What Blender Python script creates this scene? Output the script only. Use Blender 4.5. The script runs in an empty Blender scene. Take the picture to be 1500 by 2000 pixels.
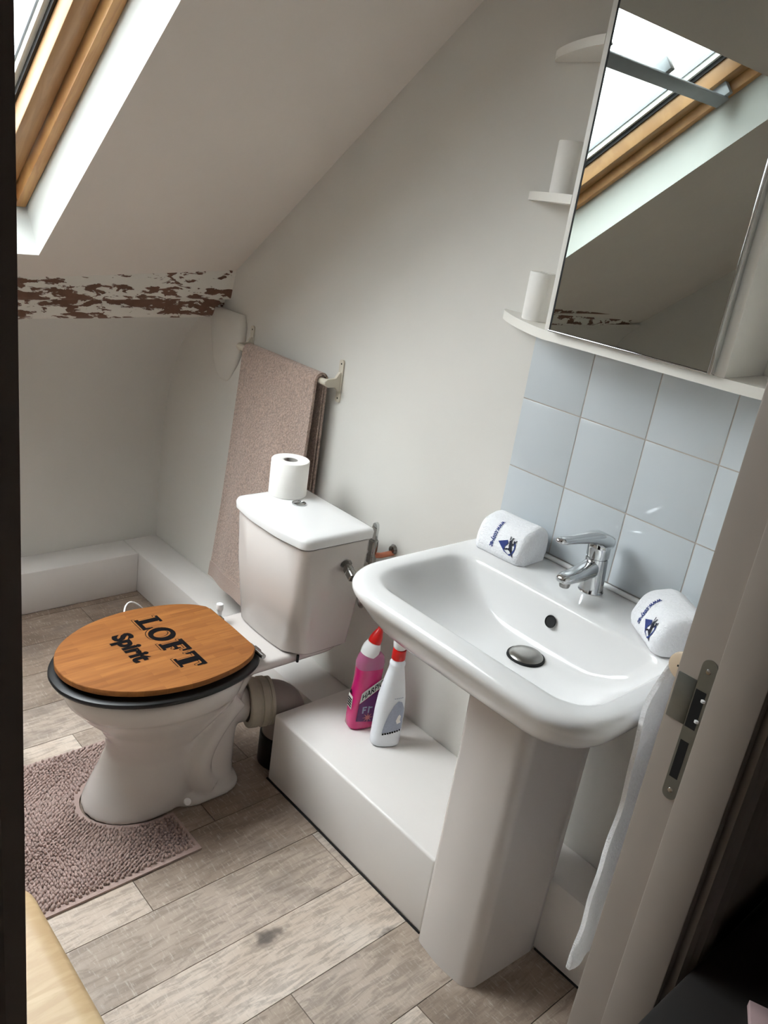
import bpy, bmesh, math, random
from mathutils import Vector, Matrix
from mathutils.bvhtree import BVHTree
random.seed(7)
SC = bpy.context.scene
COL = SC.collection

# ------------------------------------------------------------------ camera, sky, exposure
CAM = Vector((1.090, -1.4354, 1.4970))
YAW, PIT, ROL, FPX = 0.7958, 0.3632, 0.1533, 1632.5
fw = Vector((-math.sin(YAW)*math.cos(PIT), math.cos(YAW)*math.cos(PIT), -math.sin(PIT)))
r0 = Vector((math.cos(YAW), math.sin(YAW), 0)); u0 = r0.cross(fw)
rt = math.cos(ROL)*r0 + math.sin(ROL)*u0
up = -math.sin(ROL)*r0 + math.cos(ROL)*u0
cd = bpy.data.cameras.new('camera'); cam = bpy.data.objects.new('camera', cd); COL.objects.link(cam)
M = Matrix((rt, up, -fw)).transposed().to_4x4(); M.translation = CAM
cam.matrix_world = M
cd.sensor_fit = 'HORIZONTAL'; cd.sensor_width = 36; cd.lens = 36*FPX/1500; cd.clip_start = 0.01
SC.camera = cam

SKY = 26.0
W = bpy.data.worlds.new('overcast_sky'); SC.world = W; W.use_nodes = True
bg = W.node_tree.nodes['Background']
bg.inputs[0].default_value = (0.965, 0.972, 1.02, 1)
_n = W.node_tree.nodes; _l = W.node_tree.links
_tc = _n.new('ShaderNodeTexCoord'); _sx = _n.new('ShaderNodeSeparateXYZ'); _l.new(_tc.outputs['Generated'], _sx.inputs[0])
_ma = _n.new('ShaderNodeMapRange'); _ma.inputs[1].default_value = 0; _ma.inputs[2].default_value = 1      # CIE overcast sky: 1/3 at the horizon, 1 overhead
_ma.inputs[3].default_value = SKY/3; _ma.inputs[4].default_value = SKY; _l.new(_sx.outputs[2], _ma.inputs[0]); _l.new(_ma.outputs[0], bg.inputs[1])
SC.view_settings.view_transform = 'Standard'; SC.view_settings.look = 'None'
SC.view_settings.gamma = 1; SC.view_settings.use_curve_mapping = False
SC.view_settings.exposure = 0.0

# ------------------------------------------------------------------ helpers
def lin(c):
    return tuple(((x/255)/12.92 if x/255 <= .04045 else ((x/255+.055)/1.055)**2.4) for x in c)
def link(o, parent=None):
    COL.objects.link(o)
    if parent is not None: o.parent = parent
    return o
def tag(o, label=None, cat=None, group=None, kind=None):
    if label: o['label'] = label
    if cat: o['category'] = cat
    if group: o['group'] = group
    if kind: o['kind'] = kind
    return o
def thing(name, label, cat, loc=(0, 0, 0), group=None, kind=None):
    o = bpy.data.objects.new(name, None); o.location = loc; o.empty_display_size = .05
    link(o); tag(o, label, cat, group, kind); return o
def obj(name, bm, mat, parent=None, smooth=True, angle=40, local=True):
    """bm in world coordinates; a child keeps its world place."""
    me = bm
    if isinstance(bm, bmesh.types.BMesh):
        bmesh.ops.recalc_face_normals(bm, faces=bm.faces)
        if smooth:
            for f in bm.faces: f.smooth = True
            for e in bm.edges:
                if len(e.link_faces) == 2:
                    e.smooth = e.calc_face_angle(0) < math.radians(angle)
        me = bpy.data.meshes.new(name); bm.to_mesh(me); bm.free()
    me.materials.clear(); me.materials.append(mat)
    o = bpy.data.objects.new(name, me); link(o)
    if parent is not None:
        o.parent = parent
        p = parent; off = Vector((0, 0, 0))
        while p is not None: off += p.location; p = p.parent
        o.location = -off if parent.parent is None else Vector((0, 0, 0))
    return o
def child2(o, parent):
    o.parent = parent; o.location = (0, 0, 0); return o
def box(bm, x0, x1, y0, y1, z0, z1, bev=0, seg=2):
    v = [bm.verts.new(p) for p in [(x0,y0,z0),(x1,y0,z0),(x1,y1,z0),(x0,y1,z0),(x0,y0,z1),(x1,y0,z1),(x1,y1,z1),(x0,y1,z1)]]
    fs = [bm.faces.new([v[i] for i in q]) for q in [(0,3,2,1),(4,5,6,7),(0,1,5,4),(1,2,6,5),(2,3,7,6),(3,0,4,7)]]
    if bev:
        es = list({e for f in fs for e in f.edges})
        bmesh.ops.bevel(bm, geom=es, offset=bev, segments=seg, affect='EDGES', profile=.5)
def B(x0, x1, y0, y1, z0, z1, bev=0, seg=2):
    bm = bmesh.new(); box(bm, x0, x1, y0, y1, z0, z1, bev, seg); return bm
def prism(bm, pts, ax, a, b):
    """polygon pts (2D) extruded along axis ax from a to b"""
    def P(p, t):
        return (t, p[0], p[1]) if ax == 0 else (p[0], t, p[1]) if ax == 1 else (p[0], p[1], t)
    A = [bm.verts.new(P(p, a)) for p in pts]; C = [bm.verts.new(P(p, b)) for p in pts]
    n = len(pts)
    fs = [bm.faces.new(A), bm.faces.new(C[::-1])]
    for i in range(n): fs.append(bm.faces.new((A[i], C[i], C[(i+1) % n], A[(i+1) % n])))
    return fs
def PR(pts, ax, a, b, bev=0, seg=2):
    bm = bmesh.new(); prism(bm, pts, ax, a, b)
    if bev: bmesh.ops.bevel(bm, geom=list(bm.edges), offset=bev, segments=seg, affect='EDGES', profile=.5)
    return bm
def loft(bm, loops, cap0=True, cap1=True, closed=False):
    R = [[bm.verts.new(p) for p in L] for L in loops]; n = len(R[0]); m = len(R)
    for i in range(m if closed else m-1):
        a, b = R[i], R[(i+1) % m]
        for j in range(n):
            try: bm.faces.new((a[j], a[(j+1) % n], b[(j+1) % n], b[j]))
            except ValueError: pass
    if not closed:
        if cap0: bm.faces.new(R[0][::-1])
        if cap1: bm.faces.new(R[-1])
    return R
def LO(loops, **k):
    bm = bmesh.new(); loft(bm, loops, **k); return bm
def fillet(pts, rad, seg=6):
    """closed 2D polygon with rounded corners; same count each time"""
    out = []; n = len(pts)
    for i in range(n):
        p = Vector(pts[i]); a = Vector(pts[i-1]); b = Vector(pts[(i+1) % n]); r = rad[i] if isinstance(rad, (list, tuple)) else rad
        da = (a-p); db = (b-p); la, lb = da.length, db.length; da.normalize(); db.normalize()
        ang = da.angle(db); d = min(r/math.tan(ang/2), la*.499, lb*.499)
        s = p+da*d; e = p+db*d
        for k in range(seg+1):
            t = k/seg
            out.append(tuple((1-t)**2*s + 2*t*(1-t)*(p*.86+(s+e)*.07) + t*t*e))
    return out
def rr(x0, x1, y0, y1, r, z, seg=8):
    return [(x, y, z) for x, y in fillet([(x0,y0),(x1,y0),(x1,y1),(x0,y1)], r, seg)]
def tube(bm, pts, r, n=12, caps=True):
    pts = [Vector(p) for p in pts]; R = []; prev = None
    rs = r if isinstance(r, (list, tuple)) else [r]*len(pts)
    for i, p in enumerate(pts):
        d = (pts[min(i+1, len(pts)-1)]-pts[max(i-1, 0)]).normalized()
        if prev is None:
            a = Vector((0, 0, 1)) if abs(d.z) < .9 else Vector((1, 0, 0)); x = d.cross(a).normalized()
        else:
            x = (prev - d*prev.dot(d)).normalized()
        prev = x; y = d.cross(x)
        R.append([p + rs[i]*(math.cos(2*math.pi*k/n)*x + math.sin(2*math.pi*k/n)*y) for k in range(n)])
    loft(bm, R, caps, caps)
def TU(pts, r, n=12):
    bm = bmesh.new(); tube(bm, pts, r, n); return bm
def lathe(bm, prof, c, ax=Vector((0, 0, 1)), n=32, closed=False):
    """prof: (radius, height) list about axis ax at c"""
    ax = Vector(ax).normalized(); a = Vector((1, 0, 0)) if abs(ax.x) < .8 else Vector((0, 1, 0))
    x = ax.cross(a).normalized(); y = ax.cross(x); c = Vector(c)
    loops = [[c+ax*h+r*(math.cos(2*math.pi*k/n)*x+math.sin(2*math.pi*k/n)*y) for k in range(n)] for r, h in prof]
    loft(bm, loops, closed=closed)
def LA(prof, c, ax=(0, 0, 1), n=32, closed=False):
    bm = bmesh.new(); lathe(bm, prof, c, Vector(ax), n, closed); return bm
def bez(p0, p1, p2, p3, n=12):
    p0, p1, p2, p3 = map(Vector, (p0, p1, p2, p3)); o = []
    for i in range(n+1):
        t = i/n; o.append((1-t)**3*p0+3*t*(1-t)**2*p1+3*t*t*(1-t)*p2+t**3*p3)
    return o
def cat(pts, n=6):
    """Catmull-Rom through points (open)"""
    P = [Vector(p) for p in pts]; o = []
    for i in range(len(P)-1):
        a = P[max(i-1, 0)]; b = P[i]; c = P[i+1]; d = P[min(i+2, len(P)-1)]
        for k in range(n):
            t = k/n
            o.append(.5*((2*b)+(c-a)*t+(2*a-5*b+4*c-d)*t*t+(-a+3*b-3*c+d)*t**3))
    o.append(P[-1]); return o
def bake(o):
    """apply modifiers into a plain mesh"""
    dg = bpy.context.evaluated_depsgraph_get(); dg.update()
    me = bpy.data.meshes.new_from_object(o.evaluated_get(dg)); o.modifiers.clear(); o.data = me
    return o
def fontmesh(txt, size=1.0, offset=0.0, shear=0.0):
    cu = bpy.data.curves.new('t', 'FONT'); cu.body = txt; cu.size = size; cu.offset = offset; cu.shear = shear
    cu.resolution_u = 3
    o = bpy.data.objects.new('t', cu); COL.objects.link(o)
    dg = bpy.context.evaluated_depsgraph_get(); dg.update()
    me = bpy.data.meshes.new_from_object(o.evaluated_get(dg))
    vs = [tuple(v.co[:2]) for v in me.vertices]; fs = [tuple(p.vertices) for p in me.polygons]
    bpy.data.objects.remove(o); bpy.data.meshes.remove(me)
    return vs, fs
def flat(name, vs, fs, fn, mat, parent):
    """2D mesh mapped by fn(u,v)->world"""
    me = bpy.data.meshes.new(name); me.from_pydata([tuple(fn(*v)) for v in vs], [], fs); me.update()
    return obj(name, me, mat, parent)
def polys(*ps):
    vs, fs = [], []
    for p in ps:
        b = len(vs); vs += list(p); fs.append(tuple(range(b, b+len(p))))
    return vs, fs
def ringpoly(cx, cy, rx, ry, tx, ty, n=28, a0=0, a1=2*math.pi):
    vs, fs = [], []
    for i in range(n+1):
        a = a0+(a1-a0)*i/n; c, s = math.cos(a), math.sin(a)
        vs += [(cx+rx*c, cy+ry*s), (cx+(rx-tx)*c, cy+(ry-ty)*s)]
    for i in range(n): fs.append((2*i, 2*i+2, 2*i+3, 2*i+1))
    return vs, fs
def join2(*ms):
    vs, fs = [], []
    for v, f in ms:
        b = len(vs); vs += list(v); fs += [tuple(i+b for i in q) for q in f]
    return vs, fs

# ------------------------------------------------------------------ materials
class NT:
    def __init__(s, name):
        s.m = bpy.data.materials.new(name); s.m.use_nodes = True; s.t = s.m.node_tree
        s.p = s.t.nodes['Principled BSDF']; s.out = s.t.nodes['Material Output']
    def n(s, typ, **k):
        o = s.t.nodes.new(typ)
        for a, b in k.items():
            if a in [i.name for i in o.inputs]: o.inputs[a].default_value = b
            else: setattr(o, a, b)
        return o
    def l(s, a, b): s.t.links.new(a, b)
    def coord(s, scale=(1, 1, 1), rnd=False, which='Object'):
        tc = s.n('ShaderNodeTexCoord'); mp = s.n('ShaderNodeMapping'); mp.inputs['Scale'].default_value = scale
        s.l(tc.outputs[which], mp.inputs['Vector'])
        if rnd:
            oi = s.n('ShaderNodeObjectInfo'); mu = s.n('ShaderNodeVectorMath', operation='SCALE'); mu.inputs[0].default_value = (7.3, 11.1, 5.7)
            s.l(oi.outputs['Random'], mu.inputs['Scale']); ad = s.n('ShaderNodeVectorMath', operation='ADD')
            s.l(tc.outputs[which], ad.inputs[0]); s.l(mu.outputs[0], ad.inputs[1]); s.l(ad.outputs[0], mp.inputs['Vector'])
        return mp.outputs[0]
    def noise(s, vec, scale, detail=3, rough=.5, dist=0):
        o = s.n('ShaderNodeTexNoise'); o.inputs['Scale'].default_value = scale; o.inputs['Detail'].default_value = detail
        o.inputs['Roughness'].default_value = rough; o.inputs['Distortion'].default_value = dist
        s.l(vec, o.inputs['Vector']); return o.outputs['Fac']
    def ramp(s, fac, stops, interp='LINEAR'):
        o = s.n('ShaderNodeValToRGB'); o.color_ramp.interpolation = interp
        while len(o.color_ramp.elements) < len(stops): o.color_ramp.elements.new(.5)
        for e, (p, c) in zip(o.color_ramp.elements, stops):
            e.position = p; e.color = (c, c, c, 1) if isinstance(c, (int, float)) else (*c, 1)
        s.l(fac, o.inputs[0]); return o.outputs[0]
    def mix(s, fac, a, b, mode='MIX'):
        o = s.n('ShaderNodeMix', data_type='RGBA', blend_type=mode)
        for v, i in ((fac, 0), (a, 6), (b, 7)):
            if isinstance(v, (int, float)): o.inputs[i].default_value = v if i == 0 else (v, v, v, 1)
            elif isinstance(v, tuple): o.inputs[i].default_value = (*v, 1)
            else: s.l(v, o.inputs[i])
        return o.outputs[2]
    def bump(s, h, strength=.2, dist=.002):
        o = s.n('ShaderNodeBump'); o.inputs['Strength'].default_value = strength; o.inputs['Distance'].default_value = dist
        s.l(h, o.inputs['Height']); s.l(o.outputs[0], s.p.inputs['Normal'])
    def col(s, c):
        if isinstance(c, tuple): s.p.inputs['Base Color'].default_value = (*c, 1)
        else: s.l(c, s.p.inputs['Base Color'])
        return s
    def set(s, **k):
        for a, b in k.items(): s.p.inputs[a.replace('_', ' ')].default_value = b
        return s
def plain(name, c, rough=.5, metal=0, var=.04, nscale=20, bump=0, bscale=200, coat=0, bdist=.001):
    t = NT(name); v = t.coord(); a = lin(c); n = t.noise(v, nscale, 3)
    t.col(t.mix(t.ramp(n, [(.35, 0.0), (.65, 1.0)]), tuple(x*(1-var) for x in a), tuple(min(1, x*(1+var)) for x in a)))
    t.set(Roughness=rough, Metallic=metal)
    if coat: t.set(Coat_Weight=coat, Coat_Roughness=.03)
    if bump: t.bump(t.noise(v, bscale, 4), bump, bdist)
    return t.m

m_wall = plain('white_wall_paint', (215, 212, 206), .6, var=.015, nscale=4, bump=.12, bscale=60, bdist=.003)
m_ceil = plain('white_ceiling_paint', (224, 216, 208), .7, var=.015, nscale=4, bump=.12, bscale=45, bdist=.003)
m_reveal = plain('white_reveal_paint', (200, 202, 198), .6, var=.01)
m_box = plain('white_satin_paint', (222, 217, 213), .4, var=.015, nscale=6, bump=.06, bscale=40, bdist=.003)
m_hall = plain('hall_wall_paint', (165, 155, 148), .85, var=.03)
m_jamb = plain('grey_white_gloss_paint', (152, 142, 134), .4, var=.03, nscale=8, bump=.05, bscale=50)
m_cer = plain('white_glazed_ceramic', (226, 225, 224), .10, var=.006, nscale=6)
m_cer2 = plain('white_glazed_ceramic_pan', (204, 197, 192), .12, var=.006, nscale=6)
m_tile = plain('pale_blue_glazed_tile', (196, 202, 206), .10, var=.012, nscale=5)
m_grout = plain('beige_grout', (176, 167, 158), .9, var=.05, nscale=60)
m_chrome = plain('chrome', (205, 207, 208), .08, 1, var=.02)
m_chromed = plain('worn_dark_chrome', (150, 148, 145), .22, 1, var=.1, nscale=60)
m_steel = plain('brushed_steel', (118, 120, 116), .42, .9, var=.06, nscale=40)
m_plug = plain('satin_steel', (150, 148, 144), .3, 1, var=.05, nscale=50)
m_copper = plain('copper', (200, 130, 105), .3, 1, var=.1)
m_black = plain('black_plastic', (9, 9, 10), .45, var=.1)
m_matblack = plain('matt_black', (9, 9, 9), .7, var=.1)
m_darkgap = plain('dark_recess', (12, 10, 9), .9)
m_whitepl = plain('white_plastic', (236, 236, 236), .35, var=.01)
m_whitebt = plain('white_bottle_plastic', (232, 235, 240), .28, var=.01)
m_red = plain('red_plastic', (205, 22, 18), .35, var=.03)
m_beigepl = plain('cream_plastic', (208, 200, 184), .45, var=.02)
m_beigecap = plain('tan_cap_plastic', (190, 170, 146), .5, var=.04)
m_pipebeige = plain('aged_cream_rubber', (172, 164, 148), .6, var=.06, nscale=30)
m_pipegrey = plain('grey_brown_pipe', (140, 130, 124), .55, var=.06, nscale=12)
m_paper = plain('toilet_paper', (243, 240, 235), .95, var=.01, bump=.25, bscale=260)
m_card = plain('grey_cardboard', (160, 155, 150), .9)
m_cup = plain('white_paper_cup', (232, 229, 224), .7, var=.02)
m_cab = plain('white_laminate', (231, 228, 221), .4, var=.01)
m_navy = plain('navy_embroidery', (38, 56, 120), .8, var=.1, nscale=400)
m_navyd = plain('dark_navy_embroidery', (14, 20, 44), .8, var=.1, nscale=400)
m_ink = plain('black_print', (14, 12, 13), .95)
m_ink.node_tree.nodes['Principled BSDF'].inputs['Specular IOR Level'].default_value = .1
m_label = plain('silver_grey_print', (160, 166, 184), .5, var=.06, nscale=300)
m_labelw = plain('white_print', (236, 232, 226), .5)
m_labelp = plain('salmon_print', (206, 120, 120), .5)
m_violet = plain('violet_print', (96, 34, 96), .5)
m_darkchest = plain('black_brown_wood', (20, 15, 12), .6, var=.2)
m_hallfloor = plain('brown_hall_floor', (140, 116, 98), .7, var=.1)
m_pinkpaper = plain('dusty_pink_card', (176, 150, 150), .9)
m_bar = plain('grey_plastic_bar', (150, 155, 160), .4)
m_gasket = plain('black_gasket', (14, 14, 15), .6)
m_alu = plain('white_glazing_bead', (226, 230, 226), .5)

def terry(name, c, bs=.6, sc=420, var=.12):
    t = NT(name); v = t.coord(); a = lin(c); n = t.noise(v, sc, 3, .7); n2 = t.noise(v, 14, 3)
    base = t.mix(t.ramp(n, [(.3, 0.), (.7, 1.)]), tuple(x*(1-var*1.6) for x in a), tuple(min(1, x*(1+var)) for x in a))
    t.col(t.mix(.25, base, t.mix(n2, tuple(x*.85 for x in a), tuple(min(1, x*1.1) for x in a))))
    t.set(Roughness=.95, Sheen_Weight=.3); t.bump(n, bs, .006); return t.m
m_pink = terry('pink_beige_terry', (184, 160, 146), 1.0, 170, .34)
m_pinkhem = terry('pink_beige_hem', (178, 155, 142), .5, 300, .1)
m_wtowel = terry('white_terry', (244, 244, 247), .5, 190, .04)
m_chen = terry('dusty_pink_chenille', (182, 156, 147), .5, 500, .1)
m_matback = terry('dusty_pink_mat_binding', (172, 148, 140), .3, 500, .06)

# vinyl planks: whitewashed, saw-marked, knotty
t = NT('whitewashed_plank'); v = t.coord((1, .16, 1), rnd=True); vc = t.coord((.22, 1, 1), rnd=True); v1 = t.coord((1, 1, 1), rnd=True)
oi = t.n('ShaderNodeObjectInfo')
blot = t.noise(t.coord((1, .38, 1), rnd=True), 6.0, 5, .58, .6)
grain = t.noise(v, 95, 5, .65, .6); saw = t.noise(vc, 210, 3, .6); fine = t.noise(v1, 260, 3, .6)
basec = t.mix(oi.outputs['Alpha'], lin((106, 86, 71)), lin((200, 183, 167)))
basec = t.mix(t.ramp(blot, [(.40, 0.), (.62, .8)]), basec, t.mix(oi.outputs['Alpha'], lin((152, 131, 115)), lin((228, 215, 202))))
basec = t.mix(t.ramp(grain, [(.40, .42), (.54, 0.)]), basec, lin((104, 90, 80)))
basec = t.mix(t.ramp(saw, [(.56, 0.), (.74, .38)]), basec, lin((220, 209, 197)))
basec = t.mix(t.ramp(saw, [(.26, .3), (.40, 0.)]), basec, lin((120, 108, 99)))
dk = t.noise(t.coord((1, .6, 1), rnd=True), 5.5, 4, .6, .5)
basec = t.mix(t.ramp(dk, [(.54, 0.), (.68, .6)]), basec, lin((118, 106, 99)))
vo = t.n('ShaderNodeTexVoronoi'); vo.voronoi_dimensions = '2D'; vo.inputs['Scale'].default_value = 3.6
dist = t.n('ShaderNodeVectorMath', operation='ADD'); nn = t.n('ShaderNodeTexNoise'); nn.inputs['Scale'].default_value = 22; t.l(v1, nn.inputs['Vector'])
sc_ = t.n('ShaderNodeVectorMath', operation='SCALE'); sc_.inputs['Scale'].default_value = .06; t.l(nn.outputs['Color'], sc_.inputs[0])
t.l(t.coord((1, .6, 1), rnd=True), dist.inputs[0]); t.l(sc_.outputs[0], dist.inputs[1]); t.l(dist.outputs[0], vo.inputs['Vector'])
basec = t.mix(t.ramp(vo.outputs['Distance'], [(.0, .9), (.035, .75), (.075, .1), (.10, 0.)]), basec, lin((74, 66, 62)))
t.col(basec); t.set(Roughness=.5); t.bump(t.mix(.5, grain, saw), .12, .002)
m_plank = t.m
m_joint = plain('dark_plank_joint', (74, 66, 60), .9)

def wood(name, c1, c2, c3, scale, axis_scale, rough=.4, strips=None):
    t = NT(name); v = t.coord(axis_scale)
    g = t.noise(v, scale, 4, .6, .8); w = t.noise(v, scale*.25, 3, .5, 1.2)
    c = t.mix(t.ramp(w, [(.35, 0.), (.65, 1.)]), lin(c1), lin(c2)); c = t.mix(t.ramp(g, [(.42, .55), (.6, 0.)]), c, lin(c3))
    t.col(c); t.set(Roughness=rough); t.bump(g, .05, .001); return t.m
m_pine = wood('varnished_pine', (206, 160, 104), (190, 140, 88), (168, 116, 68), 60, (.12, 1, .12), .35)
m_pinelt = wood('pale_varnished_pine', (176, 138, 94), (164, 124, 82), (146, 106, 66), 60, (.12, 1, .12), .35)
m_stool = wood('pale_figured_maple', (206, 180, 140), (192, 162, 122), (178, 146, 108), 22, (2.2, .35, 1), .45)
# bamboo laminate lid
t = NT('bamboo_laminate'); br = t.n('ShaderNodeTexBrick')
tc = t.n('ShaderNodeTexCoord'); mp = t.n('ShaderNodeMapping'); mp.inputs['Rotation'].default_value = (0, 0, math.radians(90)); t.l(tc.outputs['Object'], mp.inputs['Vector']); t.l(mp.outputs[0], br.inputs['Vector'])
br.inputs['Scale'].default_value = 1; br.inputs['Brick Width'].default_value = .16; br.inputs['Row Height'].default_value = .0155; br.inputs['Mortar Size'].default_value = .0002; br.inputs['Mortar Smooth'].default_value = 1.0
br.inputs['Color1'].default_value = (*lin((150, 96, 48)), 1); br.inputs['Color2'].default_value = (*lin((130, 79, 37)), 1); br.inputs['Mortar'].default_value = (*lin((108, 64, 29)), 1); br.offset = .37
g = t.noise(t.coord((1, .06, 1)), 170, 3, .6); g2 = t.noise(t.coord((1, .12, 1)), 30, 3, .6)
c = t.mix(t.ramp(g, [(.4, .35), (.62, 0.)]), br.outputs['Color'], lin((104, 61, 28)))
c = t.mix(t.ramp(g2, [(.45, 0.), (.7, .4)]), c, lin((164, 108, 57)))
t.col(c); t.set(Roughness=.55, Specular_IOR_Level=.25); m_bamboo = t.m
# peeling beam: white paint over brown timber
t = NT('flaking_paint_beam')
tc = t.n('ShaderNodeTexCoord'); mp = t.n('ShaderNodeMapping'); mp.inputs['Rotation'].default_value = (math.radians(-24), 0, 0); mp.inputs['Scale'].default_value = (1, .45, 1.35)
t.l(tc.outputs['Object'], mp.inputs['Vector'])
a = t.noise(mp.outputs[0], 33, 4, .6, .4)
grd = t.n('ShaderNodeSeparateXYZ'); t.l(tc.outputs['Object'], grd.inputs[0])
zr = t.n('ShaderNodeMapRange'); zr.inputs[1].default_value = .98; zr.inputs[2].default_value = 1.15; t.l(grd.outputs[2], zr.inputs[0])
env = t.ramp(zr.outputs[0], [(0., .0), (.12, .30), (.30, .34), (.42, .20), (.60, .66), (.78, .44), (.92, .36), (1., .1)])
sm = t.n('ShaderNodeMath', operation='MULTIPLY_ADD'); t.l(env, sm.inputs[0]); sm.inputs[1].default_value = .22; t.l(a, sm.inputs[2])
msk = t.ramp(sm.outputs[0], [(.578, 0.), (.600, 1.)])
br_ = t.mix(t.noise(tc.outputs['Object'], 40, 3), lin((88, 60, 46)), lin((128, 92, 74)))
t.col(t.mix(msk, lin((226, 222, 214)), br_)); t.set(Roughness=.7)
inv = t.n('ShaderNodeMath', operation='SUBTRACT'); inv.inputs[0].default_value = 1; t.l(msk, inv.inputs[1]); t.bump(inv.outputs[0], .5, .003)
m_beam = t.m
# pink liquid in clear bottle
t = NT('magenta_bottle'); n = t.noise(t.coord(), 12, 2); t.col(t.mix(n, lin((196, 20, 104)), lin((214, 34, 120)))); t.set(Roughness=.15, Coat_Weight=.4); m_mag = t.m
t = NT('mauve_bottle_shoulder'); n = t.noise(t.coord(), 12, 2); t.col(t.mix(n, lin((172, 92, 132)), lin((186, 108, 146)))); t.set(Roughness=.15, Coat_Weight=.4); m_mauve = t.m
# mirror, glass
t = NT('mirror_silver'); t.col((.48, .51, .485)); t.set(Metallic=1, Roughness=.0); m_mirror = t.m
t = NT('window_glass'); tr = t.n('ShaderNodeBsdfTransparent'); gl = t.n('ShaderNodeBsdfGlossy'); gl.inputs['Roughness'].default_value = .02
tr.inputs[0].default_value = (.93, .96, .95, 1); lw = t.n('ShaderNodeLayerWeight'); lw.inputs[0].default_value = .12; fr = t.n('ShaderNodeMath', operation='MULTIPLY'); fr.inputs[1].default_value = .5; t.l(lw.outputs['Fresnel'], fr.inputs[0]); mx = t.n('ShaderNodeMixShader')
t.l(fr.outputs[0], mx.inputs[0]); t.l(tr.outputs[0], mx.inputs[1]); t.l(gl.outputs[0], mx.inputs[2]); t.l(mx.outputs[0], t.out.inputs[0]); m_glass = t.m

# ------------------------------------------------------------------ the room
CB, CA = .798, 2.1425                       # sloped ceiling z = CA + CB*x
XK, XD, YL, ZF = -1.59, .70, -3.0, 2.40     # knee wall, door wall, left wall, flat ceiling
def zc(x): return min(CA+CB*x, ZF)
xf = (ZF-CA)/CB
# floor and its planks
floor = obj('floor', B(XK-.1, .80, YL-.1, .1, -.12, -.004), m_joint, None, smooth=False); tag(floor, 'whitewashed wood-look plank floor of the bathroom', 'floor', kind='structure')
PW = .1638; g = .0009
joints = {-8: [-.36, -1.6], -7: [-.43, -1.45], -6: [-.9, -2.1], -5: [-.32, -1.3], -4: [-.656, -1.9], -3: [-.30, -1.2, -2.3],
          -2: [-.50, -1.75], -1: [-.748, -2.0], 0: [-.324, -1.55], 1: [-.95, -2.2], 2: [-.62, -1.8], 3: [-.427, -1.62], 4: [-.9, -2.1], 5: [-.6]}
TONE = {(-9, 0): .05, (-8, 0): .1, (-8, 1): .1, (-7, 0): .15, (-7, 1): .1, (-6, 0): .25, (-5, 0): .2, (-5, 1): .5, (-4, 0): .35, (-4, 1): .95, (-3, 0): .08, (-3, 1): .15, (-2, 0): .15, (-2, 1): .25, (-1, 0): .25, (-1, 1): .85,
        (0, 0): .95, (0, 1): .42, (1, 0): .92, (1, 1): .9, (2, 0): .55, (2, 1): .6, (3, 0): .35, (3, 1): .9, (4, 0): .45, (4, 1): .6, (5, 0): .3}   # bleach per plank, plus shade painted into those by knee wall and pedestal
for k in range(-9, 6):
    xa, xb = max(-.123+PW*(k-0), XK+.02), min(-.123+PW*(k+1), .745)
    if k in (-9,): xa = XK+.01
    ys = [0.0] + sorted(joints.get(k, [-1.0]), reverse=True) + [YL]
    for y1, y0 in zip(ys[:-1], ys[1:]):
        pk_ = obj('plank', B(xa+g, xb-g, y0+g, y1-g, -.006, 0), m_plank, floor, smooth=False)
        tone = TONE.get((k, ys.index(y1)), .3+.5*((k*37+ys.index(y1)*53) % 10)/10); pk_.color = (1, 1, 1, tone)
# sink wall with its splash-back tiles
wb = obj('wall_back', PR([(XK-.1, -.12), (.95, -.12), (.95, ZF+.05), (xf, ZF+.05), (XK-.1, zc(XK)+CB*-.1+.05)], 1, 0, .1), m_wall, None, smooth=False)
tag(wb, 'white wall behind the wash basin and towel rail', 'wall', kind='structure')
T = .152; ZA = 1.130
obj('grout_bed', B(.001, XD, -.0070, .0, ZA-2*T, ZA+T), m_grout, wb, smooth=False)
tm = None
for i in range(5):
    for j in range(-2, 1):
        x0 = i*T; x1 = min((i+1)*T, XD-.002); w = x1-x0
        if i < 4:
            if tm is None:
                tile = obj('tile', B(.001, T-.001, -.008, -.001, .001, T-.001, .0012, 2), m_tile, wb); tm = tile.data
            else:
                tile = bpy.data.objects.new('tile', tm); link(tile, wb)
            tile.location = (x0, 0, ZA+j*T)
        else:
            tile = obj('tile', B(x0+.001, x1-.001, -.008, -.001, ZA+j*T+.001, ZA+(j+1)*T-.001, .0012, 2), m_tile, wb)
kp = [(p.x, p.y) for p in cat([(XK, .15, 0), (XK, .45, 0), (XK+.012, .62, 0), (XK+.05, .78, 0), (XK+.10, .90, 0), (XK+.16, .975, 0), (XK+.215, 1.025, 0)], 5)]
w = obj('wall_far', PR([(XK-.1, -.12), (XK, -.12)] + kp + [(XK+.17, 1.04), (XK-.1, .9)], 1, YL-.1, 0), m_wall, None, angle=30); tag(w, 'low white knee wall under the peeling beam', 'wall', kind='structure')
w = obj('wall_left', PR([(XK-.1, -.12), (.81, -.12), (.81, ZF+.05), (xf, ZF+.05), (XK-.1, zc(XK)-.03)], 1, YL-.1, YL), m_wall, None, smooth=False)
tag(w, 'plain white wall opposite the wash basin', 'wall', kind='structure')
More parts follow.
